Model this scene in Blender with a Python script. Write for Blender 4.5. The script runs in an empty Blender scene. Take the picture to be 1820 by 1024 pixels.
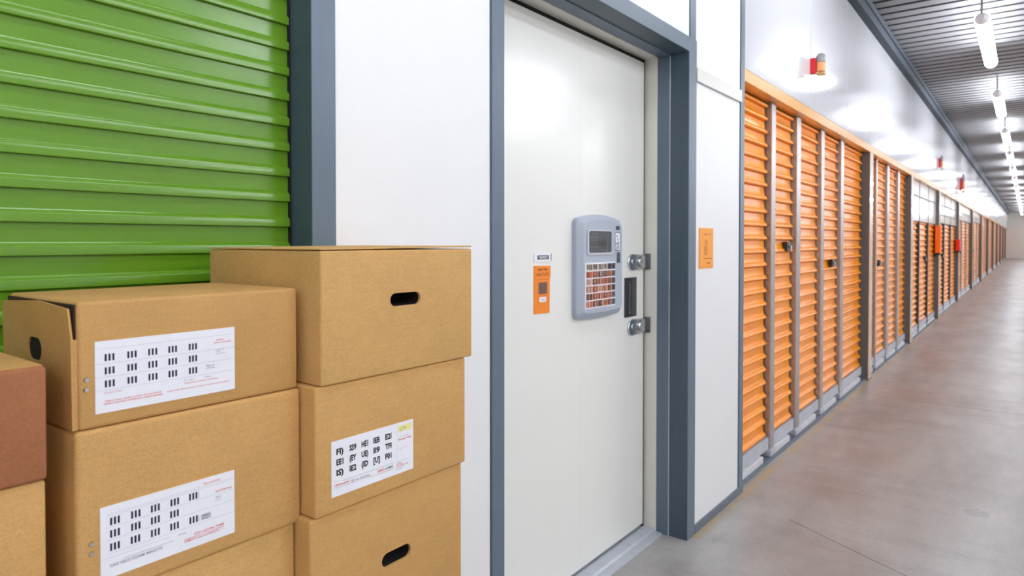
import bpy, bmesh, math, random
from mathutils import Vector, Matrix
random.seed(7)
scn = bpy.context.scene
COL = scn.collection
PI = math.pi
H = 1.34            # camera height
WX = -1.2           # front plane of the long left wall
END = 63.0          # far end of the corridor
CEIL = 3.46

# ------------------------------------------------------------------ materials
def lin(c):
    return tuple(((v/255)/12.92 if v/255 <= .04045 else ((v/255+.055)/1.055)**2.4) for v in c) + (1,)

class NT:
    def __init__(s, name):
        s.m = bpy.data.materials.new(name); s.m.use_nodes = True
        s.n = s.m.node_tree.nodes; s.l = s.m.node_tree.links
        s.b = s.n['Principled BSDF']
    def node(s, t, **kw):
        n = s.n.new(t)
        for k, v in kw.items(): setattr(n, k, v)
        return n
    def link(s, a, b): s.l.new(a, b)
    def math(s, op, a, b=None, clamp=False):
        n = s.node('ShaderNodeMath', operation=op); n.use_clamp = clamp
        for i, v in enumerate((a, b)):
            if v is None: continue
            if isinstance(v, (int, float)): n.inputs[i].default_value = v
            else: s.link(v, n.inputs[i])
        return n.outputs[0]
    def noise(s, scale, detail=3, rough=.55, stretch=None, coord='Object'):
        tc = s.node('ShaderNodeTexCoord'); out = tc.outputs[coord]
        if stretch:
            mp = s.node('ShaderNodeMapping'); mp.inputs['Scale'].default_value = stretch
            s.link(out, mp.inputs[0]); out = mp.outputs[0]
        n = s.node('ShaderNodeTexNoise'); n.inputs['Scale'].default_value = scale
        n.inputs['Detail'].default_value = detail; n.inputs['Roughness'].default_value = rough
        s.link(out, n.inputs['Vector']); return n.outputs['Fac']
    def ramp(s, fac, stops):
        r = s.node('ShaderNodeValToRGB'); e = r.color_ramp.elements
        while len(e) < len(stops): e.new(.5)
        for el, (p, c) in zip(e, stops): el.position = p; el.color = c
        s.link(fac, r.inputs[0]); return r.outputs[0]
    def mix(s, fac, a, b):
        n = s.node('ShaderNodeMix', data_type='RGBA')
        for i, v in ((0, fac), (6, a), (7, b)):
            if isinstance(v, (int, float, tuple)): n.inputs[i].default_value = v
            else: s.link(v, n.inputs[i])
        return n.outputs[2]
    def bump(s, h, strength, dist=.01):
        n = s.node('ShaderNodeBump'); n.inputs['Strength'].default_value = strength
        n.inputs['Distance'].default_value = dist
        s.link(h, n.inputs['Height']); s.link(n.outputs[0], s.b.inputs['Normal'])

def plain(name, rgb, rough=.5, metal=0., spec=.5, coat=0., var=.06, scale=6, bump=0, bscale=20, bdist=.01, stretch=None, coat_rough=.05):
    t = NT(name); c = lin(rgb)
    f = t.noise(scale, 4, .6, stretch)
    lo = tuple(v*(1-var) for v in c[:3])+(1,); hi = tuple(min(1, v*(1+var)) for v in c[:3])+(1,)
    t.link(t.ramp(f, [(.3, lo), (.7, hi)]), t.b.inputs['Base Color'])
    t.b.inputs['Roughness'].default_value = rough; t.b.inputs['Metallic'].default_value = metal
    t.b.inputs['Specular IOR Level'].default_value = spec
    t.b.inputs['Coat Weight'].default_value = coat; t.b.inputs['Coat Roughness'].default_value = coat_rough
    if bump: t.bump(t.noise(bscale, 2), bump, bdist)
    return t.m

def kraft(name, rgb, dark=.88):
    t = NT(name); c = lin(rgb)
    big = t.noise(9, 4, .6); fine = t.noise(420, 3, .7); fib = t.noise(160, 3, .6, (1, .18, 1.2))
    a = t.ramp(big, [(.3, tuple(v*.93 for v in c[:3])+(1,)), (.7, tuple(min(1, v*1.05) for v in c[:3])+(1,))])
    k = t.math('ADD', t.math('MULTIPLY', fine, .78), t.math('MULTIPLY', fib, .22))
    g = t.ramp(k, [(.36, (dark, dark*.98, dark*.95, 1)), (.64, (1.08, 1.07, 1.06, 1))])
    n = t.node('ShaderNodeMix', data_type='RGBA', blend_type='MULTIPLY'); n.inputs[0].default_value = 1
    t.link(a, n.inputs[6]); t.link(g, n.inputs[7]); t.link(n.outputs[2], t.b.inputs['Base Color'])
    t.b.inputs['Roughness'].default_value = .72; t.b.inputs['Specular IOR Level'].default_value = .3
    t.bump(fine, .08, .002)
    return t.m

def emit(name, rgb, strength):
    t = NT(name); c = lin(rgb)
    t.b.inputs['Base Color'].default_value = c
    t.b.inputs['Emission Color'].default_value = c
    t.b.inputs['Emission Strength'].default_value = strength
    return t.m

def concrete():
    t = NT('polished_concrete')
    big = t.noise(.9, 5, .62); mid = t.noise(3.2, 6, .65, (1, .35, 1)); fine = t.noise(60, 4, .7); str_ = t.noise(2.2, 5, .6, (.55, 2.0, 1))
    base = t.ramp(mid, [(.28, lin((150, 146, 141))), (.5, lin((169, 166, 162))), (.75, lin((186, 184, 181)))])
    warm = t.ramp(big, [(.42, (0, 0, 0, 1)), (.68, (.75, .75, .75, 1))])
    geo = t.node('ShaderNodeNewGeometry'); sep = t.node('ShaderNodeSeparateXYZ'); t.link(geo.outputs['Position'], sep.inputs[0])
    X, Y = sep.outputs[0], sep.outputs[1]
    # the brown wear is strongest a step away from the lockers
    band = t.math('MULTIPLY', t.math('SUBTRACT', 1, t.math('MULTIPLY', t.math('ABSOLUTE', t.math('ADD', X, .75)), 1.7), True), warm)
    c = t.mix(band, base, lin((152, 126, 110)))
    c = t.mix(t.math('MULTIPLY', t.ramp(str_, [(.52, (0, 0, 0, 1)), (.7, (1, 1, 1, 1))]), .28), c, lin((120, 106, 97)))
    # pale dusty band beside the wall, then faded yellow paint at its foot
    dust = t.math('MULTIPLY', t.math('SUBTRACT', 1, t.math('MULTIPLY', t.math('ABSOLUTE', t.math('ADD', X, 1.06)), 8), True), t.ramp(t.noise(7, 4), [(.35, (0, 0, 0, 1)), (.6, (.8, .8, .8, 1))]))
    c = t.mix(dust, c, lin((182, 176, 172)))
    yel = t.math('MULTIPLY', t.math('SUBTRACT', 1, t.math('MULTIPLY', t.math('ABSOLUTE', t.math('ADD', X, 1.178)), 26), True), t.ramp(t.noise(9, 4), [(.36, (.1, .1, .1, 1)), (.62, (1, 1, 1, 1))]))
    yel = t.math('MULTIPLY', yel, t.math('GREATER_THAN', Y, 2.9))
    c = t.mix(yel, c, lin((196, 160, 92)))
    # saw cuts and a crack
    wob = t.math('MULTIPLY', t.math('SUBTRACT', t.noise(8, 3), .5), .012)
    for (x0, y0, x1, y1, lo, w, amt) in ((-.888, 3.364, -.372, 3.082, -.9, .0035, .75), (-.925, 6.517, -.006, 6.493, -1.0, .010, .6), (-.963, 6.213, -.069, 6.012, -1.0, .009, .3), (-1, 12.5, 1, 12.45, -1.1, .014, .5), (-1, 18.7, 1, 18.66, -1.1, .016, .5), (-1, 25, 1, 24.96, -1.1, .018, .5)):
        L = math.hypot(x1-x0, y1-y0); nx, ny = -(y1-y0)/L, (x1-x0)/L; d = -(nx*x0+ny*y0)
        dist = t.math('ABSOLUTE', t.math('ADD', t.math('ADD', t.math('MULTIPLY', X, nx), t.math('MULTIPLY', Y, ny)), t.math('ADD', wob, d)))
        m = t.math('MULTIPLY', t.math('LESS_THAN', dist, w), t.math('GREATER_THAN', X, lo))
        c = t.mix(t.math('MULTIPLY', m, amt), c, lin((84, 76, 72)))
    # one round oil spot
    r = t.math('SQRT', t.math('ADD', t.math('POWER', t.math('ADD', X, .186), 2), t.math('POWER', t.math('SUBTRACT', Y, 4.01), 2)))
    c = t.mix(t.math('MULTIPLY', t.math('LESS_THAN', r, .055), .3), c, lin((110, 108, 108)))
    g = t.ramp(fine, [(.3, (.9, .9, .9, 1)), (.7, (1.06, 1.06, 1.06, 1))])
    n = t.node('ShaderNodeMix', data_type='RGBA', blend_type='MULTIPLY'); n.inputs[0].default_value = 1
    t.link(c, n.inputs[6]); t.link(g, n.inputs[7]); t.link(n.outputs[2], t.b.inputs['Base Color'])
    rr = t.ramp(mid, [(.3, (.37, .37, .37, 1)), (.7, (.30, .30, .30, 1))]); t.link(rr, t.b.inputs['Roughness'])
    t.b.inputs['Specular IOR Level'].default_value = .5
    t.bump(mid, .05, .01)
    return t.m

M = dict(
    white=plain('white_panel', (208, 209, 213), .13, var=.012, scale=2, bump=.02, bscale=1.6, bdist=.02),
    white_matte=plain('white_paint', (236, 236, 236), .42, var=.012, scale=3, bump=.03, bscale=300, bdist=.0005),
    doorwhite=plain('door_enamel', (239, 238, 231), .2, var=.01, scale=2, coat=.1, coat_rough=.15, bump=.02, bscale=2.0, bdist=.01),
    cream=plain('cream_jamb_paint', (226, 222, 212), .4, var=.02),
    groove=plain('panel_gap', (70, 74, 80), .7),
    black=plain('black_gap', (10, 10, 11), .8),
    blue=plain('blue_grey_steel', (98, 113, 128), .38, var=.05, scale=5, stretch=(8, 8, .6)),
    blue_dark=plain('slate_blue_steel', (70, 86, 99), .4, var=.05, scale=5, stretch=(8, 8, .6)),
    green=plain('green_enamel', (98, 144, 28), .2, spec=.5, var=.04, scale=3),
    orange=plain('orange_enamel', (252, 150, 4), .27, spec=.26, var=.05, scale=3),
    gold=plain('orange_lintel_paint', (238, 172, 84), .25, var=.06, scale=2, coat=.4),
    alu=plain('brushed_aluminium', (178, 174, 172), .34, .75, var=.08, scale=8, stretch=(10, 10, .8)),
    galv=plain('galvanised_sheet', (190, 194, 202), .42, .1, var=.08, scale=10),
    kick=plain('scuffed_white_kick', (214, 214, 216), .5, var=.12, scale=14),
    kerb=plain('slate_kerb_paint', (104, 114, 126), .5, var=.1, scale=10),
    eaves=plain('dark_eaves_paint', (66, 74, 84), .6, spec=.25, var=.05),
    endwall=plain('end_wall_paint', (248, 247, 240), .5, var=.01),
    post=plain('dark_grey_post_paint', (108, 106, 104), .6, spec=.15, var=.08, scale=5, stretch=(6, 6, .7)),
    lit_postface=plain('lit_post_face', (208, 178, 146), .26, var=.12, scale=3, coat=.4),
    top_reflection=plain('pale_top_reflection', (250, 242, 236), .12, spec=.6, var=.03),
    bar=plain('dark_grid_bar', (64, 62, 60), .4),
    deck=plain('grey_metal_decking', (144, 144, 147), .65, .0, spec=.2, var=.06, scale=1.5),
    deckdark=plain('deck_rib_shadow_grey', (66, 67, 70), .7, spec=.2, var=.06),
    concrete=concrete(),
    kraft=kraft('kraft_cardboard', (207, 161, 100)),
    kraft2=kraft('kraft_cardboard_tan', (202, 156, 96)),
    kraft3=kraft('kraft_cardboard_golden', (210, 166, 104)),
    kraftred=kraft('reddish_cardboard', (164, 106, 70)),
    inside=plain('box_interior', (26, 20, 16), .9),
    gapbrown=plain('flap_shade_brown', (60, 42, 28), .9),
    paper=plain('label_paper', (238, 238, 243), .5, var=.015, scale=30),
    navy=plain('navy_print', (28, 32, 62), .6), ink=plain('black_print', (22, 22, 26), .6),
    redink=plain('red_print', (222, 62, 56), .6), greyink=plain('grey_print', (128, 128, 136), .6),
    rule=plain('pale_rule_print', (196, 198, 206), .6), yellow=plain('yellow_sticker', (240, 232, 150), .5),
    steel=plain('polished_steel', (212, 214, 216), .24, 1., var=.05, scale=20, bump=.1, bscale=18, bdist=.004),
    darksteel=plain('dark_steel', (112, 116, 118), .3, .8, var=.08),
    pad=plain('grey_keypad_plastic', (176, 184, 197), .36, var=.02), padedge=plain('keypad_silver_rim', (206, 208, 214), .3, .3),
    screen=plain('dark_lcd', (74, 78, 82), .18, var=.12, scale=40), lcd=plain('lcd_marks', (112, 116, 118), .3),
    keyred=plain('key_rust_red', (178, 84, 54), .4), keyorange=plain('key_orange', (222, 128, 56), .4),
    keydark=plain('key_dark', (52, 46, 48), .4), keypale=plain('key_pale', (206, 188, 170), .4), keyslate=plain('key_slate', (84, 90, 96), .4), keybrown=plain('key_brown', (122, 66, 46), .4),
    tag=plain('orange_tag_card', (250, 140, 24), .4, var=.03), tag2=plain('amber_tag_card', (250, 160, 36), .4, var=.03),
    tagdark=plain('tag_brown_window', (112, 82, 70), .5, var=.2, scale=120), tagink=plain('tag_brown_print', (112, 52, 14), .6),
    platelight=plain('worn_grey_plate', (84, 85, 88), .4, .2),
    plate=plain('charcoal_plate', (62, 63, 66), .35, .2), plate2=plain('black_plate_inset', (22, 22, 24), .4),
    red=plain('red_alarm_plastic', (226, 16, 40), .3), lamp=plain('orange_beacon_lens', (246, 162, 104), .25), capgrey=plain('grey_beacon_cap', (150, 148, 152), .3), amber=plain('amber_beacon_ring', (214, 164, 84), .3),
    lockblack=plain('black_lock', (26, 30, 32), .3), orangebox=plain('bright_orange_box', (255, 116, 8), .35), redbox=plain('bright_red_box', (236, 40, 32), .35),
    tube=emit('tube_glow', (244, 248, 255), 13.0), fill_tube=emit('fill_tube_glow', (244, 248, 255), 20.0), housing=plain('light_housing', (150, 152, 156), .4),
)

# ------------------------------------------------------------------ mesh builder
class MB:
    def __init__(s): s.v = []; s.f = []; s.fm = []; s.mats = []
    def mi(s, k):
        if k not in s.mats: s.mats.append(k)
        return s.mats.index(k)
    def add(s, verts, faces, k):
        o = len(s.v); s.v += [tuple(p) for p in verts]; i = s.mi(k)
        for f in faces: s.f.append([a+o for a in f]); s.fm.append(i)
        return s
    def box(s, x0, x1, y0, y1, z0, z1, k):
        V = [(x, y, z) for x in (x0, x1) for y in (y0, y1) for z in (z0, z1)]
        return s.add(V, [(0, 1, 3, 2), (4, 6, 7, 5), (0, 4, 5, 1), (2, 3, 7, 6), (0, 2, 6, 4), (1, 5, 7, 3)], k)
    def prism(s, poly, a0, a1, axis, k, caps=True):
        # poly: 2D loop; axis 'x': (y,z) loop, 'y': (x,z) loop, 'z': (x,y) loop
        def P(p, a): return {'x': (a, p[0], p[1]), 'y': (p[0], a, p[1]), 'z': (p[0], p[1], a)}[axis]
        n = len(poly); V = [P(p, a0) for p in poly]+[P(p, a1) for p in poly]
        F = [(i, (i+1) % n, n+(i+1) % n, n+i) for i in range(n)]
        if caps: F += [tuple(range(n))[::-1], tuple(range(n, 2*n))]
        return s.add(V, F, k)
    def cyl(s, c, r, a0, a1, axis, k, n=20, r2=None):
        r2 = r if r2 is None else r2
        def P(i, rr, a):
            u, w = rr*math.cos(2*PI*i/n), rr*math.sin(2*PI*i/n)
            return {'x': (a, c[0]+u, c[1]+w), 'y': (c[0]+u, a, c[1]+w), 'z': (c[0]+u, c[1]+w, a)}[axis]
        V = [P(i, r, a0) for i in range(n)]+[P(i, r2, a1) for i in range(n)]
        F = [(i, (i+1) % n, n+(i+1) % n, n+i) for i in range(n)]+[tuple(range(n))[::-1], tuple(range(n, 2*n))]
        return s.add(V, F, k)
    def rect(s, X, y0, y1, z0, z1, k, slant=0.):     # a flat mark on a surface facing +X
        return s.add([(X, y0, z0), (X, y1, z0), (X, y1+slant, z1), (X, y0+slant, z1)], [(0, 1, 2, 3)], k)
    def text(s, body, X, y, z, h, k, w=None, bold=0., vertical=False, rise=0.):
        V, F = glyphs(body, bold)
        if not V: return s
        x0 = min(p[0] for p in V); x1 = max(p[0] for p in V)
        sy = h/.72; sx = sy if w is None else w/(x1-x0)
        if vertical: P = [(X, y-p[1]*sy, z+(p[0]-x0)*sx) for p in V]
        else: P = [(X, y+(p[0]-x0)*sx, z+p[1]*sy+rise*(p[0]-x0)*sx) for p in V]
        return s.add(P, F, k)
    def build(s, name, parent=None, bevel=0., seg=2, smooth=None, recalc=True):
        me = bpy.data.meshes.new(name); o = bpy.data.objects.new(name, me); COL.objects.link(o)
        off = Vector((0, 0, 0))
        if parent is not None:
            o.parent = parent; off = wloc(parent)
        else:
            off = Vector((sum(p[0] for p in s.v)/len(s.v), sum(p[1] for p in s.v)/len(s.v), min(p[2] for p in s.v)))
            o.location = off
        me.from_pydata([Vector(p)-off for p in s.v], [], s.f)
        for k in s.mats: me.materials.append(M[k])
        me.polygons.foreach_set('material_index', s.fm)
        if recalc:
            bm = bmesh.new(); bm.from_mesh(me); bmesh.ops.recalc_face_normals(bm, faces=bm.faces); bm.to_mesh(me); bm.free()
        me.update()
        if smooth is not None:
            me.polygons.foreach_set('use_smooth', [True]*len(me.polygons)); me.set_sharp_from_angle(angle=math.radians(smooth))
        if bevel:
            m = o.modifiers.new('Bevel', 'BEVEL'); m.width = bevel; m.segments = seg; m.limit_method = 'ANGLE'; m.angle_limit = math.radians(40)
        return o

def wloc(o):
    v = Vector(o.location)
    while o.parent is not None: o = o.parent; v += Vector(o.location)
    return v

_g = {}
def glyphs(body, bold=0.):
    if (body, bold) in _g: return _g[body, bold]
    cu = bpy.data.curves.new('t', 'FONT'); cu.body = body; cu.size = 1; cu.offset = bold; cu.resolution_u = 2; cu.fill_mode = 'FRONT'
    o = bpy.data.objects.new('t', cu); COL.objects.link(o)
    dg = bpy.context.evaluated_depsgraph_get(); dg.update()
    e = o.evaluated_get(dg); me = e.to_mesh()
    V = [tuple(v.co) for v in me.vertices]; F = [tuple(p.vertices) for p in me.polygons]
    e.to_mesh_clear(); bpy.data.objects.remove(o); bpy.data.curves.remove(cu)
    _g[body, bold] = (V, F); return V, F

def tag(o, label, cat, group=None, kind=None):
    o['label'] = label; o['category'] = cat
    if group: o['group'] = group
    if kind: o['kind'] = kind
    return o
def thing(name, loc, label, cat, group=None, kind=None):
    o = bpy.data.objects.new(name, None); COL.objects.link(o); o.location = loc; o.empty_display_size = .1
    return tag(o, label, cat, group, kind)
def S(mb, name, label, cat, **kw):
    return tag(mb.build(name, **kw), label, cat, kind='structure')

def slot_pts(y, z, w, h, n=8):
    r = h/2; a = w/2-r; P = []
    for i in range(n+1): t = -PI/2+PI*i/n; P.append((y+a+r*math.cos(t), z+r*math.sin(t)))
    for i in range(n+1): t = PI/2+PI*i/n; P.append((y-a+r*math.cos(t), z+r*math.sin(t)))
    return P

# ------------------------------------------------------------------ room shell
S(MB().box(-1.6, 4.6, -4.2, END+.2, -.1, 0, 'concrete'), 'floor', 'grey polished concrete corridor floor with brown wear marks', 'floor')

# ceiling: trapezoidal metal decking, ribs running across the corridor
mb = MB(); prof = []
y = -4.2
while y < END+.2:
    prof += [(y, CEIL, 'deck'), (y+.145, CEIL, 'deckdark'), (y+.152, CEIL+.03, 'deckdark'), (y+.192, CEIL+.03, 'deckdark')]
    y += .2
V = []; 
for (yy, zz, k) in prof: V += [(-1.6, yy, zz), (4.6, yy, zz)]
mb.mi('deck'); mb.mi('deckdark')
mb.v = V
for i in range(len(prof)-1):
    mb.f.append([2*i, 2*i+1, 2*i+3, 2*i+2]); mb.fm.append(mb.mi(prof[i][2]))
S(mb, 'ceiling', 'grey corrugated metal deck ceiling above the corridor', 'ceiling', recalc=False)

S(MB().box(4.5, 4.6, -4.2, END+.2, 0, CEIL+.04, 'white_matte'), 'wall_right', 'plain white wall on the far side of the corridor', 'wall')
S(MB().box(-1.6, 4.5, -4.3, -4.2, 0, CEIL+.04, 'white_matte'), 'wall_back', 'plain white wall closing the corridor behind the camera', 'wall')
S(MB().box(-1.6, 4.5, END, END+.1, 0, CEIL+.04, 'endwall'), 'wall_front', 'white wall at the far end of the corridor', 'wall')

# the long left wall: white sheet panels with narrow dark gaps
w = MB()
def panel(y0, y1, z0, z1, k='white', x1=WX):
    w.box(x1-.03, x1, y0+.0025, y1-.0025, z0, z1, k)
w.box(-1.6, -1.5, -4.2, END, 0, CEIL+.04, 'groove')                    # backing
w.box(-1.5, WX-.031, 3.594, END, 2.27, CEIL, 'groove')
w.box(-1.5, WX-.031, 2.94, 3.594, 0, CEIL, 'groove')
w.box(-1.5, WX-.031, .94, 1.47, 0, CEIL, 'groove')
w.box(-1.5, WX-.031, 1.47, 2.94, 2.26, CEIL, 'groove')
w.box(-1.5, WX-.031, -4.2, -1.3, 0, CEIL, 'groove')
w.box(-1.5, WX-.031, -1.3, .94, 2.5, CEIL, 'groove')
panel(-4.2, -1.3, 0, CEIL); panel(-1.3, .936, 2.5, CEIL)
panel(.9357, 1.4734, 0, CEIL, 'white_matte')
panel(1.53, 2.868, 2.24, CEIL, 'white_matte')
panel(2.938, 3.5327, .0, 2.0595, 'white_matte'); panel(2.938, 3.5327, 2.0615, CEIL, 'white_matte')
seams = [3.594, 4.962, 6.141, 7.192, 9.97, 12.38, 13.93, 16.53, 18.46, 21.06, 23.4]
while seams[-1] < END-3: seams.append(seams[-1]+2.6)
seams.append(END)
for a, b in zip(seams[:-1], seams[1:]): panel(a+.004, b-.004, 2.255, CEIL)
S(w, 'wall_left', 'white panelled wall with narrow seams above the orange lockers', 'wall', bevel=.0015, seg=1)

n_trim = 0
def trim(mb, label, cat='trim', **kw):
    global n_trim; n_trim += 1
    return S(mb, 'trim_%d' % n_trim, label, cat, **kw)

# green roller door and its steel jamb
trim(MB().box(-1.5, WX+.004, .8735, .9362, 0, CEIL, 'blue_dark').box(WX+.004, WX+.005, .8745, .9355, 0, CEIL, 'blue'), 'blue grey steel jamb between the green roller door and white panel', bevel=.0015)
trim(MB().box(-1.5, WX+.004, -1.36, -1.3, 0, CEIL, 'blue_dark'), 'blue grey steel jamb on the left of the green roller door')
d2 = thing('door_2', (-1.27, -.2, 0), 'bright green ribbed roller shutter door behind the cardboard boxes', 'roller door', kind='structure')
def sheet(y0, y1, z0, z1, X, per, shape, k, zref):
    m = MB(); pts = []
    n0 = math.floor((z0-zref)/per); zb = zref+n0*per
    while zb < z1:
        for (o, t) in shape:
            z = zb+t*per
            if z0 <= z <= z1: pts.append((X+o, z))
        zb += per
    N = len(pts); V = [(p[0], y0, p[1]) for p in pts]+[(p[0], y1, p[1]) for p in pts]
    m.add(V, [(i, N+i, N+i+1, i+1) for i in range(N-1)], k)
    for yy in (y0, y1):                                                # closed slat ends
        E_ = [(p[0], yy, p[1]) for p in pts]+[(X-.012, yy, p[1]) for p in pts]
        m.add(E_, [(i, i+1, N+i+1, N+i) for i in range(N-1)], k)
    return m
GREEN = [(0, 0), (.0062, .012), (.0070, .03), (.0070, .285), (.0064, .31), (.0046, .335), (.0040, .36), (.0008, .395), (0, .42), (0, .985)]
sheet(-1.29, .868, .02, 2.5, -1.272, .0541, GREEN, 'green', 1.3692).build('shutter_curtain', d2, smooth=24)
MB().box(-1.5, -1.29, -1.3, .8735, 0, 2.5, 'black').build('backing', d2)
MB().box(-1.29, -1.268, .868, .8735, 0, 2.5, 'black').build('guide_channel', d2)

# white security door in its steel frame
FR = MB()
FR.box(-1.5, WX+.006, 1.4734, 1.5297, 0, CEIL, 'blue')                 # left upright, runs to the ceiling
trim(FR, 'blue grey steel upright left of the white security door', bevel=.002)
FR = MB()
FR.box(-1.2812, WX+.006, 2.851, 2.937, 0, 2.24, 'blue_dark')
FR.box(WX+.006, WX+.007, 2.8525, 2.9362, 0.001, 2.239, 'blue')
FR.box(-1.2830, -1.2800, 2.8455, 2.852, 0, 2.17, 'galv')
FR.box(-1.3415, -1.2812, 2.8475, 2.937, 0, 2.24, 'blue')
FR.box(-1.5, -1.3415, 2.8445, 2.937, 0, 2.24, 'cream')
trim(FR, 'stepped slate blue steel jamb right of the white security door', bevel=.002)
FR = MB()
FR.box(-1.2812, WX+.006, 1.5297, 2.851, 2.176, 2.24, 'blue_dark')
FR.box(WX+.006, WX+.007, 1.53, 2.8525, 2.1765, 2.2395, 'blue')
FR.box(-1.3415, -1.2812, 1.5297, 2.8475, 2.172, 2.24, 'blue')
FR.box(-1.5, -1.3415, 1.5297, 2.8445, 2.169, 2.24, 'cream')
trim(FR, 'slate blue steel head frame above the white security door', bevel=.002)
trim(MB().box(WX-.03, WX+.003, 2.872, 2.937, 2.241, CEIL, 'blue'), 'blue grey upright above the right corner of the door frame', bevel=.001)
trim(MB().box(-1.5, WX+.004, 3.5327, 3.594, 0, CEIL, 'blue_dark').box(WX+.004, WX+.005, 3.5335, 3.5932, 0, CEIL, 'blue'), 'blue grey upright between the white panel and the first orange locker', bevel=.0015)
trim(MB().box(WX, WX+.012, 2.938, 3.5325, 2.0615, 2.122, 'doorwhite'), 'glossy white cover strip across the panel right of the door', bevel=.002)

d1 = thing('door_1', (-1.42, 2.17, 0), 'tall white security door with keypad, set back in blue grey frame', 'door', kind='structure')
MB().box(-1.45, -1.40, 1.53, 2.2749, .034, 2.152, 'doorwhite').box(-1.45, -1.40, 2.2752, 2.829, .034, 2.152, 'doorwhite').build('door_leaf', d1, bevel=.0004, seg=1)
MB().box(-1.5, -1.452, 1.5297, 2.8445, 0.0, 2.169, 'black').build('backing', d1)
MB().box(-1.452, -1.4035, 2.830, 2.8444, .02, 2.1685, 'black').box(-1.452, -1.4035, 1.53, 2.8444, 2.1535, 2.1685, 'black').build('door_gap_shade', d1)  # black strips paint the shade in the gap round the leaf
trim(MB().prism([(-1.31, 0), (-1.312, .008), (-1.345, .011), (-1.352, .019), (-1.398, .023), (-1.4, .018), (-1.452, .018), (-1.452, 0)], 1.5297, 2.8445, 'y', 'galv'), 'grey metal threshold under the white security door')
S(MB().box(WX, WX+.008, 2.938, 3.594, 0, .04, 'kerb'), 'baseboard_left', 'blue grey skirting under the white panel right of the door', 'baseboard', bevel=.002)

# ------------------------------------------------------------------ orange lockers
XO = -1.285
trim(MB().box(-1.5, WX+.004, 3.594, END, 2.185, 2.252, 'gold'), 'golden orange lintel running above the orange lockers', bevel=.003)
trim(MB().box(-1.5, -1.222, 3.594, END, 0, .014, 'kerb'), 'slate blue kerb along the foot of the orange lockers', bevel=.003)
trim(MB().box(WX-.03, WX+.07, 2.2, END, 3.32, CEIL-.002, 'eaves').box(WX-.03, WX+.085, 2.2, END, 3.40, CEIL-.002, 'eaves'), 'dark slate eaves trim where the left wall meets the ceiling', bevel=.004)

ORANGE = [(-.004, 0), (.016, .02), (.0205, .045), (.0225, .09), (.0228, .14), (.0215, .20), (.0180, .265), (.0115, .33), (.0070, .38), (.0045, .46), (.0030, .70), (.0015, .97), (-.004, .99)]
cols = [7.1875, 10.08, 13.57, 17.72, 22.4, 27.1, 31.95, 37.0, 42.2, 47.5, 53.0, 58.0]
ordn = ['first', 'second', 'third', 'fourth', 'fifth', 'sixth', 'seventh', 'eighth', 'ninth', 'tenth', 'eleventh', 'twelfth', 'thirteenth']
CW = .20
for i, c in enumerate(cols):
    cw = CW if i else .17
    trim(MB().box(-1.5, WX, c, c+cw, 0, 2.185, 'post').box(WX, WX+.003, c+.003, c+cw-.002, .012, 2.184, 'lit_postface'),  # paler front: light and orange reflection put into its colour
         'dark grey steel post between lockers, %s post from the white door' % ordn[i], 'post', bevel=.002)

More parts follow.
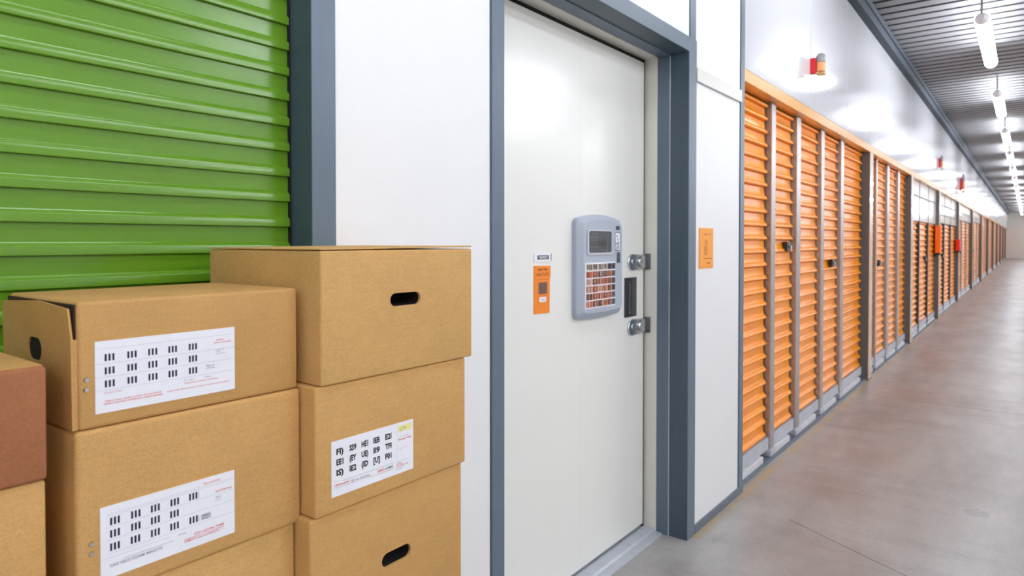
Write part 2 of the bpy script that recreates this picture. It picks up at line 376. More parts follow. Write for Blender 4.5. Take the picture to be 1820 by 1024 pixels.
strips = {0: [(4.244, 4.325), (4.811, 4.91), (5.498, 5.5865), (6.174, 6.282)],
          1: [(7.829, 7.8945), (8.52, 8.66), (9.304, 9.4382)]}
bounds = [(3.596, cols[0]-.002)]+[(a+CW+.002 if k else a+.172, b-.002) for k, (a, b) in enumerate(zip(cols, cols[1:]+[END]))]
nice = ['orange louvred locker with five panels, beside the white door and panel',
        'orange louvred locker with four panels, second along the corridor wall',
        'orange louvred locker with pale gridded top, just before the post with the orange box',
        'orange louvred locker with pale gridded top, just past the post with the orange box',
        'orange louvred locker behind the small hanging red box']
ZT = 2.185
for b, (y0, y1) in enumerate(bounds):
    lab = nice[b] if b < len(nice) else 'orange louvred locker, %s along the corridor wall from the white door' % ordn[b]
    panels = []
    root = thing('storage_locker', (XO, y0, 0), lab, 'locker', 'orange lockers along the corridor wall')
    if b in strips: st = strips[b]
    else:
        wd = (y1-y0)/3; st = [(y0+wd*k-.05, y0+wd*k+.05) for k in (1, 2)]
    edges = [y0]+[v for s_ in st for v in s_]+[y1]
    tz = {2: 1.62, 3: 1.66, 4: 1.82, 5: 1.9}.get(b, ZT)
    for k in range(0, len(edges), 2):
        a, e = edges[k]+.004, edges[k+1]-.022
        if e-a < .05: e = edges[k+1]-.002
        panels.append(sheet(a, e, .128, tz-.001, XO, .0805, ORANGE, 'orange', .1365).build('louvre_panel', root, smooth=40))
        kk = e-.13 if e-a > .3 else e
        MB().box(-1.28, -1.238, a, kk, .0145, .052, 'kick').build('kick_plate', root, bevel=.002)
        if tz < ZT:
            tp = MB().box(-1.28, -1.247, a, edges[k+1]-.002, tz, ZT-.001, 'top_reflection').build('reflection_panel', root)  # bright reflection on the locker top, painted as a pale panel
    if tz < ZT:
        for zz in ([1.975] if b == 2 else [1.99, 1.81] if b == 3 else [2.0]):
            MB().box(-1.246, -1.238, y0, y1, zz-.011, zz+.011, 'bar').build('grid_bar', root)
    MB().box(-1.5, -1.29, y0, y1, .0145, ZT-.001, 'black').build('back_panel', root)
    for (a, e) in st:
        k = 'alu' if b < 2 else 'bar' if b in (2, 3) else 'alu'
        if b >= 2:
            mid = (a+e)/2; a, e = mid-.035, mid+.035
        MB().box(-1.289, -1.244, a, e, .055, ZT-.001, k).box(-1.289, -1.236, a-.015, e+.004, .0145, .0555, 'galv').build('divider_strip', root, bevel=.003)
    MB().box(-1.289, -1.254, y0, y1, .056, .130, 'galv').build('bottom_rail', root, bevel=.002)
    def lock(yc, zc, s_, pi):
        m = MB(); f = XO+.016
        m.box(f-.01, f+.022, yc-s_*.75, yc+s_*.55, zc-s_*.5, zc+s_*.5, 'lockblack')
        m.box(f+.008, f+.03, yc+s_*.3, yc+s_*.62, zc-s_*.42, zc+s_*.1, 'steel')
        m.box(f+.004, f+.018, yc+s_*.5, yc+s_*1.35, zc-s_*.36, zc-s_*.12, 'lockblack')
        m.cyl((yc-s_*.1, zc+s_*.12), s_*.22, f+.02, f+.028, 'x', 'darksteel', 14)
        m.build('lock', panels[pi], bevel=.003)
    if b == 0: lock(4.645, 1.302, .062, 1); lock(5.93, 1.160, .062, 3)
    elif b == 1: lock(8.12, 1.104, .068, 1)
    elif b < 7: lock(edges[2]-.25 if b != 2 else edges[4]-.3, 1.06, .07, 0 if b != 2 else 1)

# ------------------------------------------------------------------ boxes
def carton(name, root, x0, x1, y0, y1, z0, z1, k, hole=None, bev=.004):
    off = wloc(root); bm = bmesh.new()
    bmesh.ops.create_cube(bm, size=1)
    for v in bm.verts:
        v.co = Vector(((x0+x1)/2+v.co.x*(x1-x0), (y0+y1)/2+v.co.y*(y1-y0), (z0+z1)/2+v.co.z*(z1-z0)))
    bmesh.ops.bevel(bm, geom=bm.edges[:], offset=bev, segments=3, affect='EDGES', profile=.5)
    if hole:
        fr = max((f for f in bm.faces if f.normal.x > .99), key=lambda f: f.calc_area())
        ring = list(fr.edges); bmesh.ops.delete(bm, geom=[fr], context='FACES_ONLY')
        P = slot_pts(*hole); vs = [bm.verts.new((x1, p[0], p[1])) for p in P]
        es = [bm.edges.new((vs[i], vs[(i+1) % len(vs)])) for i in range(len(vs))]
        bmesh.ops.triangle_fill(bm, use_beauty=True, edges=ring+es, normal=(1, 0, 0))
        iv = [bm.verts.new((x1-.005, p[0], p[1])) for p in P]
        for i in range(len(vs)):
            j = (i+1) % len(vs); bm.faces.new((vs[i], vs[j], iv[j], iv[i]))
    bmesh.ops.recalc_face_normals(bm, faces=bm.faces)
    for v in bm.verts: v.co -= off
    me = bpy.data.meshes.new(name); bm.to_mesh(me); bm.free()
    me.materials.append(M[k]); o = bpy.data.objects.new(name, me); COL.objects.link(o); o.parent = root
    me.polygons.foreach_set('use_smooth', [True]*len(me.polygons)); me.set_sharp_from_angle(angle=math.radians(32))
    if hole:
        P = slot_pts(hole[0], hole[1], hole[2]*.995, hole[3]*.995)
        m = MB(); n = len(P)
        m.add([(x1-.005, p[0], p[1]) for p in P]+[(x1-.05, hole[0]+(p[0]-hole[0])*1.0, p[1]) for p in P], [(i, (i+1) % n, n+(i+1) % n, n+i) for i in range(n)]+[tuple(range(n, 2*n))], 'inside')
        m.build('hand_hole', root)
    return o

def cbox(label, x1, depth, y0, y1, z0, z1, k, hole=None, group=None, bev=.004):
    root = thing('cardboard_box', (x1-depth/2, (y0+y1)/2, z0), label, 'box', group)
    carton('carton', root, x1-depth, x1, y0, y1, z0, z1, k, hole, bev)
    return root

G1, G2, G3 = 'boxes in the right-hand stack', 'boxes in the middle stack', 'boxes in the left-hand stack'
B1 = cbox('large kraft box with black oval hand hole, top of the right-hand stack', -.860, .327, .644, .9985, 1.1145, 1.3245, 'kraft3', (.8216, 1.2388, .072, .0226), G1)
m = MB()                                                              # lid flaps, slightly lifted
m.add([(-1.186, .6445, 1.3255), (-.8625, .6445, 1.3255), (-.8610, .9975, 1.3278), (-1.186, .9975, 1.3272), (-1.186, .6445, 1.3278), (-.8625, .6445, 1.3278), (-.8610, .9975, 1.3306), (-1.186, .9975, 1.3300)],
      [(0, 1, 2, 3), (4, 5, 6, 7), (0, 1, 5, 4), (1, 2, 6, 5), (2, 3, 7, 6), (3, 0, 4, 7)], 'kraft3')
m.build('lid_flap', B1, bevel=.0008)
B2 = cbox('kraft box with a white label of bold black characters, second down the right-hand stack', -.864, .322, .635, .983, .9105, 1.114, 'kraft', None, G1)
B3 = cbox('kraft box with a low hand hole, third down the right-hand stack', -.868, .318, .6275, .976, .6825, .910, 'kraft2', (.806, .7915, .068, .0245), G1)
for z, nm in ((.455, 'fourth'), (.2275, 'fifth'), (0, 'bottom')):
    cbox('plain kraft box low in the right-hand stack, %s from the top' % nm if nm != 'bottom' else 'plain kraft box on the floor, bottom of the right-hand stack', -.868, .318, .6275, .976, z, z+.227, 'kraft2', None, G1)

M1 = cbox('kraft box with white label and open side flap, top of the middle stack', -.900, .238, .3245, .630, 1.111, 1.2666, 'kraft2', None, G2, .005)
# side panel standing slightly off the body, with a hand hole
bm = bmesh.new()
poly = [(-1.137, 1.112), (-.9035, 1.112), (-.9025, 1.222), (-.9075, 1.2585), (-.986, 1.2632), (-1.004, 1.2638), (-1.137, 1.2570)]
def side(yo): return [bm.verts.new((p[0], yo-max(0, (p[1]-1.2))*.05, p[1])) for p in poly]
va, vb = side(.3190), side(.3215)
hp = slot_pts(-1.024, 1.200, 0.050, .030)
ha = [bm.verts.new((p[0], .3190, p[1])) for p in hp]; hb = [bm.verts.new((p[0], .3215, p[1])) for p in hp]
def loop(v): return [bm.edges.new((v[i], v[(i+1) % len(v)])) for i in range(len(v))]
la, lha = loop(va), loop(ha)
bmesh.ops.triangle_fill(bm, use_beauty=True, edges=la+lha, normal=(0, -1, 0))
for A, B in ((va, vb), (ha, hb)):
    for i in range(len(A)):
        j = (i+1) % len(A); bm.faces.new((A[i], A[j], B[j], B[i]))
bmesh.ops.recalc_face_normals(bm, faces=bm.faces)
o_ = wloc(M1)
for v in bm.verts: v.co -= o_
me = bpy.data.meshes.new('side_flap'); bm.to_mesh(me); bm.free(); me.materials.append(M['kraft2'])
so = bpy.data.objects.new('side_flap', me); COL.objects.link(so); so.parent = M1
MB().box(-1.134, -.9055, .3222, .3247, 1.113, 1.2632, 'gapbrown').build('flap_gap_shade', M1); MB().box(-.96, -.9033, .3192, .3262, 1.1115, 1.2215, 'kraft2').build('corner_fold', M1, bevel=.0012)  # dark sheet paints the shade in the gap behind the flap
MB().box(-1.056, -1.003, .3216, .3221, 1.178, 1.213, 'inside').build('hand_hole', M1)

M2 = cbox('kraft box with white label and dark blue bars, second down the middle stack', -.897, .245, .3193, .633, .9015, 1.1105, 'kraft', None, G2, .006)
M3 = cbox('plain kraft box, third down the middle stack, only its top part in view', -.904, .236, .3175, .6255, .6010, .9010, 'kraft3', None, G2)
for z, nm in ((.3, 'plain kraft box low in the middle stack, fourth from the top'), (0, 'plain kraft box on the floor, bottom of the middle stack')):
    cbox(nm, -.904, .236, .3175, .6255, z, z+.3005, 'kraft2', None, G2)
L1 = cbox('reddish brown box at the left edge, top of the left-hand stack', -.890, .165, -.02, .2893, 1.066, 1.1972, 'kraftred', None, G3, .005)
MB().box(-1.0535, -.894, -.016, .2855, 1.1972, 1.1985, 'kraft2').build('lid_flap', L1)
L2 = cbox('plain kraft box under the reddish box in the left-hand stack', -.893, .165, -.02, .288, .8525, 1.0655, 'kraft', None, G3)
for z, nm in ((.6394, 'third'), (.4263, 'fourth'), (.2131, 'fifth'), (0, 'bottom')):
    cbox('plain kraft box low in the left-hand stack, %s from the top' % nm if nm != 'bottom' else 'plain kraft box on the floor, bottom of the left-hand stack', -.893, .165, -.02, .288, z, z+.2129, 'kraft2', None, G3)

# printed labels
def group_bars(m, X, y, z, k='navy', w=.0113, h=.0086, n=3):
    bw = w/(n+.9*(n-1))*1.05; step = (w-bw)/(n-1)
    for i in range(n):
        a = y-w/2+i*step; m.rect(X, a, a+bw, z-h/2, z+h/2, k)
X1 = -.900+.0008
m = MB().box(-.900, X1, .3428, .5246, 1.1283, 1.2170, 'paper')
x = X1+.0002
for zc in (1.1963, 1.1800, 1.1638):
    for yc in (.3592, .3855, .4110, .4366, .4639): group_bars(m, x, yc, zc)
for zz in (1.2073, 1.1885, 1.1722, 1.1558): m.rect(x, .3434, .5244, zz, zz+.0004, 'rule')
m.text('Cocunisut Tarmas', x, .3528, 1.1520, .0021, 'redink', .0195)
m.text('(Dhisoncrrtxos, nopnsble cucrramr: othoj cae csrtwnd)', x, .3534, 1.1416, .0022, 'redink', .0680, .008)
m.text('csttlfqrz adnsttiuns, Iwsndtifcatss, maqoth aoatotass', x, .3520, 1.1384, .0022, 'redink', .0712, .012)
m.text('a tqaoa tauys: M pnonmora aoc atvhas tv, ctnotnd tnuast tat qf aoos', x, .4288, 1.1405, .0018, 'redink', .0869, .01)
m.text('Toatuo tssa p mauurns, mqarauaes...', x, .4516, 1.1474, .0019, 'redink', .0490, .012)
m.text('BT T  nagpos ...', x, .4518, 1.1516, .0018, 'greyink', .0150); m.text('Uhuaos', x, .4800, 1.1512, .0019, 'greyink', .0098)
m.text('TMhqp s um', x, .4815, 1.1665, .0021, 'ink', .0130); m.text('enadarsduus', x, .4815, 1.1634, .0017, 'ink', .0132)
m.text('Cawadnr uat', x, .4955, 1.1868, .0017, 'greyink', .0130); m.text('Todua', x, .4958, 1.1845, .0015, 'greyink', .0075); m.text('cuauetnad J', x, .4962, 1.1817, .0016, 'greyink', .0135)
m.text('(Dthnoz', x, .4975, 1.2005, .0023, 'redink', .0110, .01); m.text('yome arwactcntult', x, .4938, 1.1970, .0022, 'redink', .0255, .012)
m.build('paper_label', M1)
o = MB().cyl((.3332, 1.1719), .0036, -.900, -.8975, 'x', 'steel', 16, .0024).build('rivet', M1, smooth=40); MB().cyl((.3331, 1.1600), .0036, -.900, -.8975, 'x', 'steel', 16, .0024).build('rivet', M1, smooth=40)

X2 = -.897+.0008; x = X2+.0002
m = MB().box(-.897, X2, .3455, .5210, .9235, 1.0130, 'paper')
for zc, ys in ((.9932, (.3623, .3869, .4110, .4362, .4611)), (.9776, (.3622, .3868, .4109, .4357)), (.9612, (.3620, .3862, .4108, .4356, .4614))):
    for yc in ys: group_bars(m, x, yc, zc, h=.0092)
for yc in (.4684,): 
    m.rect(x, yc, yc+.0006, .9885, .9975, 'greyink'); m.rect(x, yc, yc+.0006, .9565, .9652, 'greyink')
for zz in (1.0025, 1.0002, .9862, .9705, .9535): m.rect(x, .3520, .5195, zz, zz+.0004, 'rule')
m.rect(x, .3458, .4300, .9485, .9489, 'rule'); m.rect(x, .3700, .4350, .9420, .9424, 'greyink'); m.rect(x, .4400, .4510, .9470, .9475, 'greyink')
m.text('TONOS TASNS ET OTZUNAME  MNNUQTVTSZ', x, .3556, .9365, .0036, 'greyink', .0645, .01)
m.text('uiTLA v uuuTHRoc THAMR', x, .4620, .9402, .0030, 'redink', .0430, .015)
m.text('tnnoapaunrmss or, taoc, tsnauovntuns', x, .4488, .9372, .0020, 'redink', .0560, .012); m.text('DNMACO tananartoo MOAAZV., ----', x, .4486, .9340, .0024, 'redink', .0555, .015)
m.text('"OR_A1A7I E76C', x, .4750, 1.0046, .0024, 'redink', .0252, .008); m.text('YAS ONTER. Rpurt', x, .4924, .9890, .0026, 'redink', .0246, .015)
m.text('2AU1', x, .4925, .9802, .0034, 'greyink', .0085); m.text('--cuumus-', x, .4908, .9770, .0017, 'greyink', .0110)
m.rect(x-.0001, .4720, .4860, .9565, .9645, 'rule'); m.text('EUTARSUV', x, .4725, .9612, .0024, 'ink', .0105, .01); m.text('tun-tnuva', x, .4727, .9580, .0018, 'ink', .0098)
m.build('paper_label', M2)
for zz in (.9725, .9605): MB().cyl((.3356, zz), .0036, -.897, -.8945, 'x', 'steel', 16, .0024).build('rivet', M2, smooth=40)

X3 = -.864+.0008; x = X3+.0002
m = MB().box(-.864, X3, .6648, .8418, .9358, 1.0240, 'paper')
rows = (('FI)', 'SS9', 'HE1', 'IEB', 'E2I'), ('EE1', '(EY', 'UE)', 'II9', 'TFI'), ('IS)', 'IE2', '(ID', '[U]', 'F01'))
for zc, r in zip((1.0065, .9898, .9732), rows):
    for yc, tx in zip((.6810, .7070, .7316, .7570, .7832), r): m.text(tx, x, yc-.0070, zc-.0046, .0092, 'ink', .0140, .045)
m.rect(x, .8030, .8034, .9600, 1.0215, 'rule'); m.rect(x, .6848, .7947, .9576, .9580, 'greyink'); m.rect(x, .6690, .7300, .9478, .9481, 'rule'); m.rect(x, .7400, .7940, .9478, .9481, 'redink')
m.rect(x, .8064, .8365, 1.0080, 1.0185, 'yellow'); m.rect(x+.0001, .8150, .8154, 1.0080, 1.0185, 'greyink')
m.text('C', x+.0002, .8095, 1.0105, .0055, 'greyink', .004); m.text('M', x+.0002, .8185, 1.0110, .0048, 'greyink', .005)
m.text('-- mra tuaunatus --', x, .8062, .9988, .0016, 'greyink', .0270); m.text('Shmek rsdtu', x, .8064, .9932, .0032, 'redink', .0310, .02)
m.text('n a uaaur m nrar. sn m', x, .8036, .9784, .0015, 'redink', .0280); m.text('ennana ua na snrta rast', x, .8014, .9566, .0014, 'greyink', .0290)
m.text('ponear', x, .8020, .9522, .0026, 'redink', .0125, .02); m.text('benckergthy runy', x, .8020, .9486, .0026, 'redink', .0280, .015); m.text('Pruuarura', x, .8008, .9454, .0018, 'ink', .0180); m.text('Bvousnuaon', x, .8010, .9424, .0015, 'greyink', .0140)
m.text('CIBPanoaadmd', x, .6695, .9522, .0033, 'redink', .0300, .02); m.text('FCE  un at  mno nu anoe', x, .7038, .9520, .0022, 'ink', .0360, .015)
m.text('ndaoatz anttuto - uuaa', x, .6705, .9492, .0014, 'greyink', .0290); m.text('Enan T nn - ru nnsusrstun', x, .7035, .9496, .0018, 'ink', .0400, .012)
m.text('SUPGT', x, .7590, .9505, .0038, 'redink', .0145, .03); m.text('prUMRS', x, .7750, .9508, .0036, 'ink', .0185, .02); m.text('tovr mn--- unt uas', x, .7640, .9468, .0014, 'greyink', .0290)
m.text('unnrano u r', x, .6692, .9592, .0012, 'greyink', .0130)
m.build('paper_label', B2)

# ------------------------------------------------------------------ things on the door
DX = -1.40
kp = thing('access_keypad', (DX, 2.37, 1.03), 'large grey access keypad with screen, mounted on the white door', 'keypad')
def arc_outline(y0, y1, z0, z1, bulge_t, bulge_b, r, n=7):
    P = []
    def corner(cy, cz, a0): 
        for i in range(n): t = a0+PI/2*i/(n-1); P.append((cy+r*math.cos(t), cz+r*math.sin(t)))
    corner(y1-r, z0+r, -PI/2); corner(y1-r, z1-r, 0)
    for i in range(1, 10): u = i/10; P.append((y1-r+(y0-y1+2*r)*u, z1+bulge_t*4*u*(1-u)))
    corner(y0+r, z1-r, PI/2); corner(y0+r, z0+r, PI)
    for i in range(1, 10): u = i/10; P.append((y0+r+(y1-y0-2*r)*u, z0-bulge_b*4*u*(1-u)))
    return P
O0 = arc_outline(2.212, 2.569, 1.034, 1.430, .018, .006, .028)
O1 = arc_outline(2.207, 2.564, 1.038, 1.428, .018, .006, .028)
O2 = arc_outline(2.196, 2.508, 1.058, 1.418, .016, .005, .024)
O0 = [(a, b) for a, b in O0]; n = len(O0)
# body: base ring on the door, shoulder ring, front ring; front face carries the recesses of screen and keys
V = [(DX, a, b) for a, b in arc_outline(2.215, 2.572, 1.034, 1.430, .016, .006, .028)]
V += [(DX+.022, a, b) for a, b in arc_outline(2.2135, 2.5705, 1.035, 1.429, .016, .006, .028)]
V += [(DX+.040, a, b) for a, b in arc_outline(2.238, 2.548, 1.058, 1.412, .014, .004, .022)]
m = MB()
m.add(V, [(k*n+i, k*n+(i+1) % n, (k+1)*n+(i+1) % n, (k+1)*n+i) for k in (0, 1) for i in range(n)]+[tuple(range(2*n, 3*n))], 'pad')
m.build('keypad_body', kp, bevel=.003, seg=2, smooth=30)
KF = DX+.040
# screen
sy0, sy1, sz0, sz1 = 2.272, 2.453, 1.292, 1.378
m = MB(); P = slot_pts(0, 0, 1, 1)
def rr(y0, y1, z0, z1, r, n=6):
    out = []
    for cy, cz, a in ((y1-r, z0+r, -PI/2), (y1-r, z1-r, 0), (y0+r, z1-r, PI/2), (y0+r, z0+r, PI)):
        for i in range(n): t = a+PI/2*i/(n-1); out.append((cy+r*math.cos(t), cz+r*math.sin(t)))
    return out
A = rr(sy0-.010, sy1+.006, sz0-.008, sz1+.006, .016); B = rr(sy0, sy1, sz0, sz1, .010); n2 = len(A)
V = [(KF+.0002, a, b) for a, b in A]+[(KF+.004, a, b) for a, b in A]+[(KF+.004, a, b) for a, b in B]+[(KF+.0004, a, b) for a, b in B]
MB().add(V, [(k*n2+i, k*n2+(i+1) % n2, (k+1)*n2+(i+1) % n2, (k+1)*n2+i) for k in range(3) for i in range(n2)], 'padedge').build('screen_bezel', kp, smooth=35)
m = MB().add([(KF+.0008, a, b) for a, b in B], [tuple(range(n2))], 'screen'); x = KF+.001
m.rect(x, 2.278, 2.345, 1.352, 1.3545, 'lcd'); m.rect(x, 2.343, 2.3455, 1.337, 1.371, 'lcd'); m.rect(x, 2.286, 2.336, 1.342, 1.344, 'lcd'); m.rect(x, 2.30, 2.345, 1.368, 1.370, 'lcd')
m.rect(x, 2.274, 2.42, 1.3145, 1.316, 'lcd'); m.rect(x, 2.418, 2.4205, 1.296, 1.352, 'lcd'); m.rect(x, 2.350, 2.418, 1.3155, 1.345, 'plate')
m.build('screen', kp)
# keys: six by six, set in a pale grid
ky0, ky1, kz0, kz1 = 2.252, 2.484, 1.076, 1.251
kg = MB().box(KF-.001, KF+.0012, ky0-.003, ky1+.003, kz0-.003, kz1+.003, 'paper').build('key_grid', kp, bevel=.0005, seg=1)
ws = [.205, .185, .17, .165, .15, .125]; acc = [0]
for q in ws: acc.append(acc[-1]+q)
rng = random.Random(11)
for r_ in range(6):
    for c_ in range(6):
        a = ky0+(ky1-ky0)*acc[c_]/acc[-1]+.0045; e = ky0+(ky1-ky0)*acc[c_+1]/acc[-1]-.0035
        t = kz1-(kz1-kz0)*r_/6-.003; bt = kz1-(kz1-kz0)*(r_+1)/6+.003
        m = MB(); nseg = 3
        pal = ['keydark', 'keypale', 'keyslate', 'keydark'] if r_ == 0 else ['keyslate', 'keydark', 'keyslate'] if c_ == 5 else ['keyred', 'keyorange', 'keyred', 'keydark', 'keybrown', 'keyred', 'keypale', 'keybrown']
        base = 'keypale' if r_ == 0 and c_ < 4 else rng.choice(pal); m.box(KF+.0012, KF+.0042, a, e, bt, t, base)
        for s_ in range(nseg):
            k = rng.choice(pal) if r_ else 'keydark'
            u0 = a+(e-a)*(s_+rng.uniform(.05, .3))/nseg; u1 = u0+(e-a)*rng.uniform(.3, .75)/nseg
            m.rect(KF+.0044, u0, min(u1, e), bt+rng.uniform(0, .004), t-rng.uniform(0, .004), k)
        if c_ in (1, 2, 3) and rng.random() < .55: m.text(rng.choice('8B0SE3'), KF+.0046, a+.008, bt+.008, .011, 'keypale' if r_ else 'ink', .010)
        m.build('key', kg)
x = KF+.0006
MB().rect(x, 2.492, 2.526, 1.385, 1.402, 'keyslate').text('BM', x+.0002, 2.494, 1.387, .0125, 'keydark', .030, .03).build('badge', kp)
m = MB().add([(x, a, b) for a, b in rr(2.486, 2.530, 1.298, 1.376, .008)], [tuple(range(24))], 'keydark')
m.add([(x+.0002, a, b) for a, b in rr(2.489, 2.527, 1.301, 1.373, .007)], [tuple(range(24))], 'paper')
m.text('A', x+.0004, 2.496, 1.353, .012, 'ink', .014); m.text('fr', x+.0004, 2.503, 1.340, .012, 'ink', .012); m.text('HE', x+.0004, 2.492, 1.320, .015, 'ink', .028, .02); m.text('5F', x+.0004, 2.494, 1.304, .013, 'ink', .026, .02)
m.build('instruction_sticker', kp)
m = MB().add([(x, a, b) for a, b in rr(2.500, 2.532, 1.247, 1.292, .006)], [tuple(range(24))], 'keyslate'); m.text('CC', x+.0002, 2.506, 1.270, .010, 'lcd', .018); m.text('18', x+.0002, 2.507, 1.254, .011, 'keydark', .016)
m.build('function_button', kp)

# small name tag and orange tag left of the keypad
m = MB().box(DX, DX+.004, 1.9607, 2.0692, 1.2640, 1.2938, 'paper')
x = DX+.0042
m.rect(x, 1.979, 2.052, 1.272, 1.287, 'plate'); m.text('TARRRSY', x+.0002, 1.986, 1.2750, .0095, 'paper', .060, .03); m.rect(x, 2.064, 2.069, 1.267, 1.293, 'plate')
nt = m.build('name_plate', None, bevel=.001); tag(nt, 'small white name plate with dark lettering above the orange door tag', 'sign')
ot = thing('door_tag', (DX, 2.01, 1.075), 'narrow orange tag with brown window on the white door, left of keypad', 'tag')
m = MB().prism([(1.9608, 1.0775), (2.0585, 1.0750), (2.0605, 1.2060), (2.0654, 1.2063), (2.0654, 1.2480), (1.9608, 1.2505)], DX, DX+.003, 'x', 'tag'); x = DX+.0033
m.text('TARP CNG', x, 1.980, 1.2315, .0085, 'tagink', .064, .03); m.text('10&CUO', x, 1.971, 1.2120, .0130, 'tagink', .080, .0)
m.rect(x, 1.975, 2.052, 1.1990, 1.1998, 'tagink'); m.text('nnrunssu', x, 1.986, 1.0945, .003, 'tag2', .045)
m.build('tag_card', ot)
MB().rect(DX+.0034, 1.986, 2.0430, 1.1450, 1.1980, 'tag').rect(DX+.0036, 1.9875, 2.0420, 1.1470, 1.1890, 'tagdark').build('tag_window', ot)
m = MB().add([(DX+.0034, a, b) for a, b in rr(1.992, 2.037, 1.1170, 1.1360, .006)], [tuple(range(24))], 'paper'); m.text('NPI', DX+.0036, 2.008, 1.1205, .009, 'tag', .022); m.rect(DX+.0036, 2.018, 2.030, 1.137, 1.1400, 'redink')
m.build('tag_sticker', ot)

# dark strip plate and latches at the lock edge
m = MB().box(DX, DX+.006, 2.644, 2.750, 1.003, 1.177, 'plate'); x = DX+.0062
m.rect(x, 2.662, 2.700, 1.011, 1.171, 'plate2'); m.text('BOTTOTTOTOTT', x+.0003, 2.693, 1.018, .018, 'capgrey', .146, .01, vertical=True); m.rect(x, 2.708, 2.747, 1.006, 1.174, 'platelight')
sp = m.build('lock_plate', None, bevel=.002); tag(sp, 'charcoal strip plate with upright lettering between the two door latches', 'plate')
def latch(zc, label, tilt=0):
    r = thing('door_latch', (DX, 2.75, zc-.04), label, 'latch', 'latches on the white door')
    P = []
    cy, R_ = 2.712, .040
    for i in range(15): t = PI/2+PI*i/14; P.append((cy+R_*1.05*math.cos(t), zc+R_*.92*math.sin(t)))
    P += [(2.80, zc-.034), (2.84, zc-.033), (2.84, zc+.030), (2.80, zc+.032)]
    MB().prism(P, DX, DX+.009, 'x', 'steel').build('latch_plate', r, bevel=.003, smooth=35)
    m = MB(); Q = [(2.800+.045*math.cos(PI/2+PI*i/10)*.9, zc+.028*math.sin(PI/2+PI*i/10)) for i in range(11)]+[(2.838, zc-.028), (2.838, zc+.028)]
    m.prism(Q, DX+.009, DX+.016, 'x', 'steel'); m.build('strap', r, bevel=.003, smooth=35)
    for yy, rr_ in ((2.707, .012), (2.772, .009)): MB().cyl((yy, zc+.004), rr_, DX+.009, DX+.0225 if yy > 2.75 else DX+.014, 'x', 'steel', 18, rr_*.7).build('bolt', r, smooth=35)
    MB().box(DX, DX+.030, 2.836, 2.8425, zc-.036, zc+.036, 'darksteel').box(DX+.002, DX+.012, 2.826, 2.8425, zc-.034, zc+.034, 'darksteel').build('keeper', r, bevel=.002)
latch(1.2445, 'upper chrome door latch, above the charcoal strip plate'); latch(.954, 'lower chrome door latch, below the charcoal strip plate')

m = MB().box(WX-.002, WX+.004, 2.986, 3.156, 1.211, 1.399, 'tag2'); x = WX+.0043
m.text('TARE  CNS', x, 3.035, 1.367, .0055, 'tagink', .085, .02); m.text('NXERS unn', x, 3.080, 1.275, .040, 'tagink', .068, 0, vertical=True); m.rect(x, 3.035, 3.135, 1.255, 1.2575, 'tagink'); m.text('C4M', x, 3.070, 1.232, .0065, 'tagink', .045, .02)
t_ = m.build('notice_card', None, bevel=.001); tag(t_, 'amber notice card on the white panel right of the door', 'sign')

# ------------------------------------------------------------------ alarm beacons, call boxes
def beacon(y, z, s, label, hz=1.0):
    r = thing('alarm_beacon', (WX, y, z-.075*s*hz), label, 'alarm', 'alarm beacons on the upper wall')
    h = s*hz
    MB().box(WX-.001, WX+.042*s, y-.030*s, y+.030*s, z-.058*h, z+.054*h, 'red').build('mounting_base', r, bevel=.004)
    cx, cy = WX+.042*s+.034*s, y
    MB().cyl((cx, cy), .035*s, z-.048*h, z+.018*h, 'z', 'lamp', 24).build('lens', r, bevel=.003)
    MB().cyl((cx, cy), .037*s, z+.018*h, z+.064*h, 'z', 'capgrey', 24).cyl((cx, cy), .037*s, z+.064*h, z+.084*h, 'z', 'capgrey', 24, .020*s).build('cap', r, bevel=.004)
    MB().cyl((cx, cy), .033*s, z-.072*h, z-.060*h, 'z', 'amber', 24, .037*s).cyl((cx, cy), .012*s, z-.060*h, z-.048*h, 'z', 'amber', 12).build('end_ring', r)
beacon(4.975, 2.543, .84, 'red mounted alarm beacon with grey cap, nearest on upper white wall', 1.12)
beacon(13.45, 2.655, .55, 'small slim red alarm beacon on upper wall, second along the corridor', 2.6)
beacon(18.0, 2.60, .80, 'distant tall rust red alarm beacon on upper wall, third along the corridor', 3.2)
def call_box(y, z0, z1, wd, k, name, label, X1=WX+.032):
    r = thing(name, (X1-.05, y, z0), label, 'box')
    MB().box(X1-.078, X1+.006, y-wd, y, z0+.03, z1, k).build('housing', r, bevel=.012, seg=3)
    MB().box(X1-.070, X1-.002, y-wd*.9, y-.01, z0, z0+.032, 'lockblack').build('bottom_cap', r, bevel=.006)
    MB().box(X1-.062, X1-.010, y-wd-.004, y-wd+.002, z0+.06, z0+(z1-z0)*.93, k).build('front_cover', r, bevel=.002)
call_box(13.568, 1.10, 1.60, .13, 'orangebox', 'call_box', 'bright orange box on the third dark post')
call_box(17.718, 1.09, 1.37, .16, 'redbox', 'hanging_box', 'small bright red box on the fourth dark post')

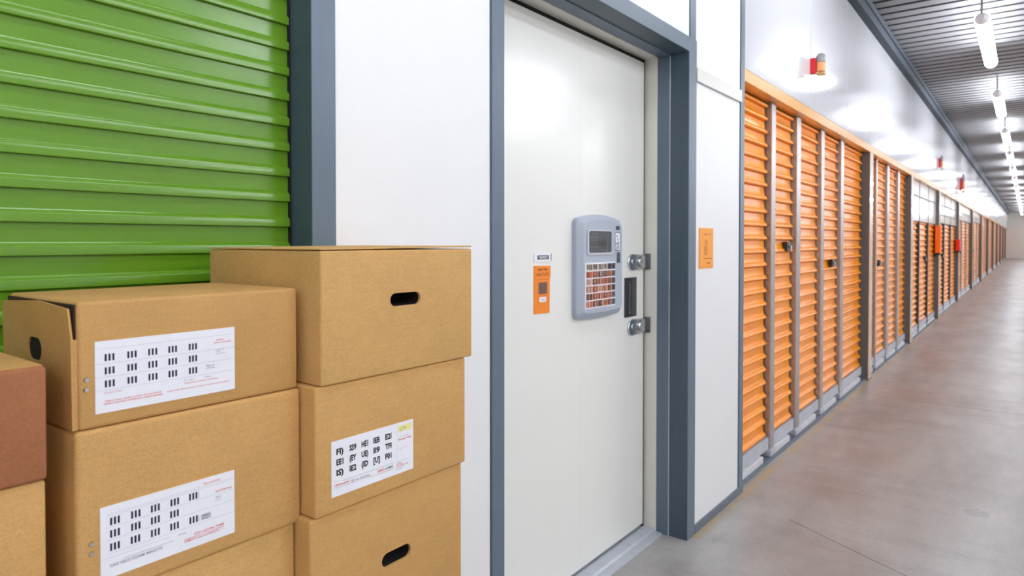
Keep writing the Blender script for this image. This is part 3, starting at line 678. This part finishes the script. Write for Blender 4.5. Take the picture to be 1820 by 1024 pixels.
# ------------------------------------------------------------------ lights
LZ = 3.25
def tube_light(x, y0, L, z, label, group, mat='tube'):
    r = thing('tube_light', (x, y0+L/2, z), label, 'light', group)
    MB().cyl((x, z), .058, y0+.03, y0+L-.03, 'y', mat, 16).build('tube', r, smooth=40)
    MB().cyl((x, z), .022, y0-.05, y0+.03, 'y', 'paper', 16, .056).build('end_cap', r, smooth=40); MB().cyl((x, z), .056, y0+L-.03, y0+L+.05, 'y', 'paper', 16, .022).build('end_cap', r, smooth=40)
    for yy in (y0-.045, y0+L+.025): MB().box(x-.009, x+.009, yy, yy+.02, z+.015, CEIL, 'housing').build('hanger', r)
for k in range(-3, 15):
    y0 = 7.06+3.72*k
    if k < 0: lab = 'hanging tube light above the camera, %s back from the door' % ordn[-k-1]
    else: lab = 'glowing tube light hanging from the ceiling, %s along the corridor' % (ordn+['fourteenth', 'fifteenth'])[k] if k else 'glowing tube light hanging from the ceiling, nearest and largest in view'
    tube_light(-.33, y0, 1.86, LZ, lab, 'tube lights hanging along the corridor')
for k in range(-2, 14):
    tube_light(1.75, 5.15+3.9*k, 1.9, LZ, 'tube light of the middle row, beyond the right edge of the view', 'tube lights of the middle row')
for k in range(-2, 15):
    tube_light(3.4, 3.2+3.9*k, 1.9, LZ, 'added fill tube light by the far side wall, beyond the right edge', 'added fill tube lights by the far side wall', 'fill_tube')  # unseen row added for frontal fill light, brighter than the others

# ------------------------------------------------------------------ world, camera, colour
wd = bpy.data.worlds.new('World'); scn.world = wd; wd.use_nodes = True
wd.node_tree.nodes['Background'].inputs[0].default_value = (.8, .85, .9, 1); wd.node_tree.nodes['Background'].inputs[1].default_value = .3

cam = bpy.data.cameras.new('Camera'); co = bpy.data.objects.new('Camera', cam); COL.objects.link(co)
F = 1200.0; pitch = math.radians(1.0); yaw = math.radians(37.3515)
cam.sensor_width = 36; cam.sensor_fit = 'HORIZONTAL'; cam.lens = F/1820*36
cam.shift_y = -63.054/1820
co.location = (0, 0, H); co.rotation_euler = (PI/2-pitch, 0, yaw)
cam.clip_start = .02; cam.clip_end = 200
cam.dof.use_dof = True; cam.dof.focus_distance = 1.4; cam.dof.aperture_fstop = 7.0
scn.camera = co
scn.view_settings.view_transform = 'Standard'; scn.view_settings.look = 'None'
scn.view_settings.exposure = 0.9; scn.view_settings.gamma = 1.0
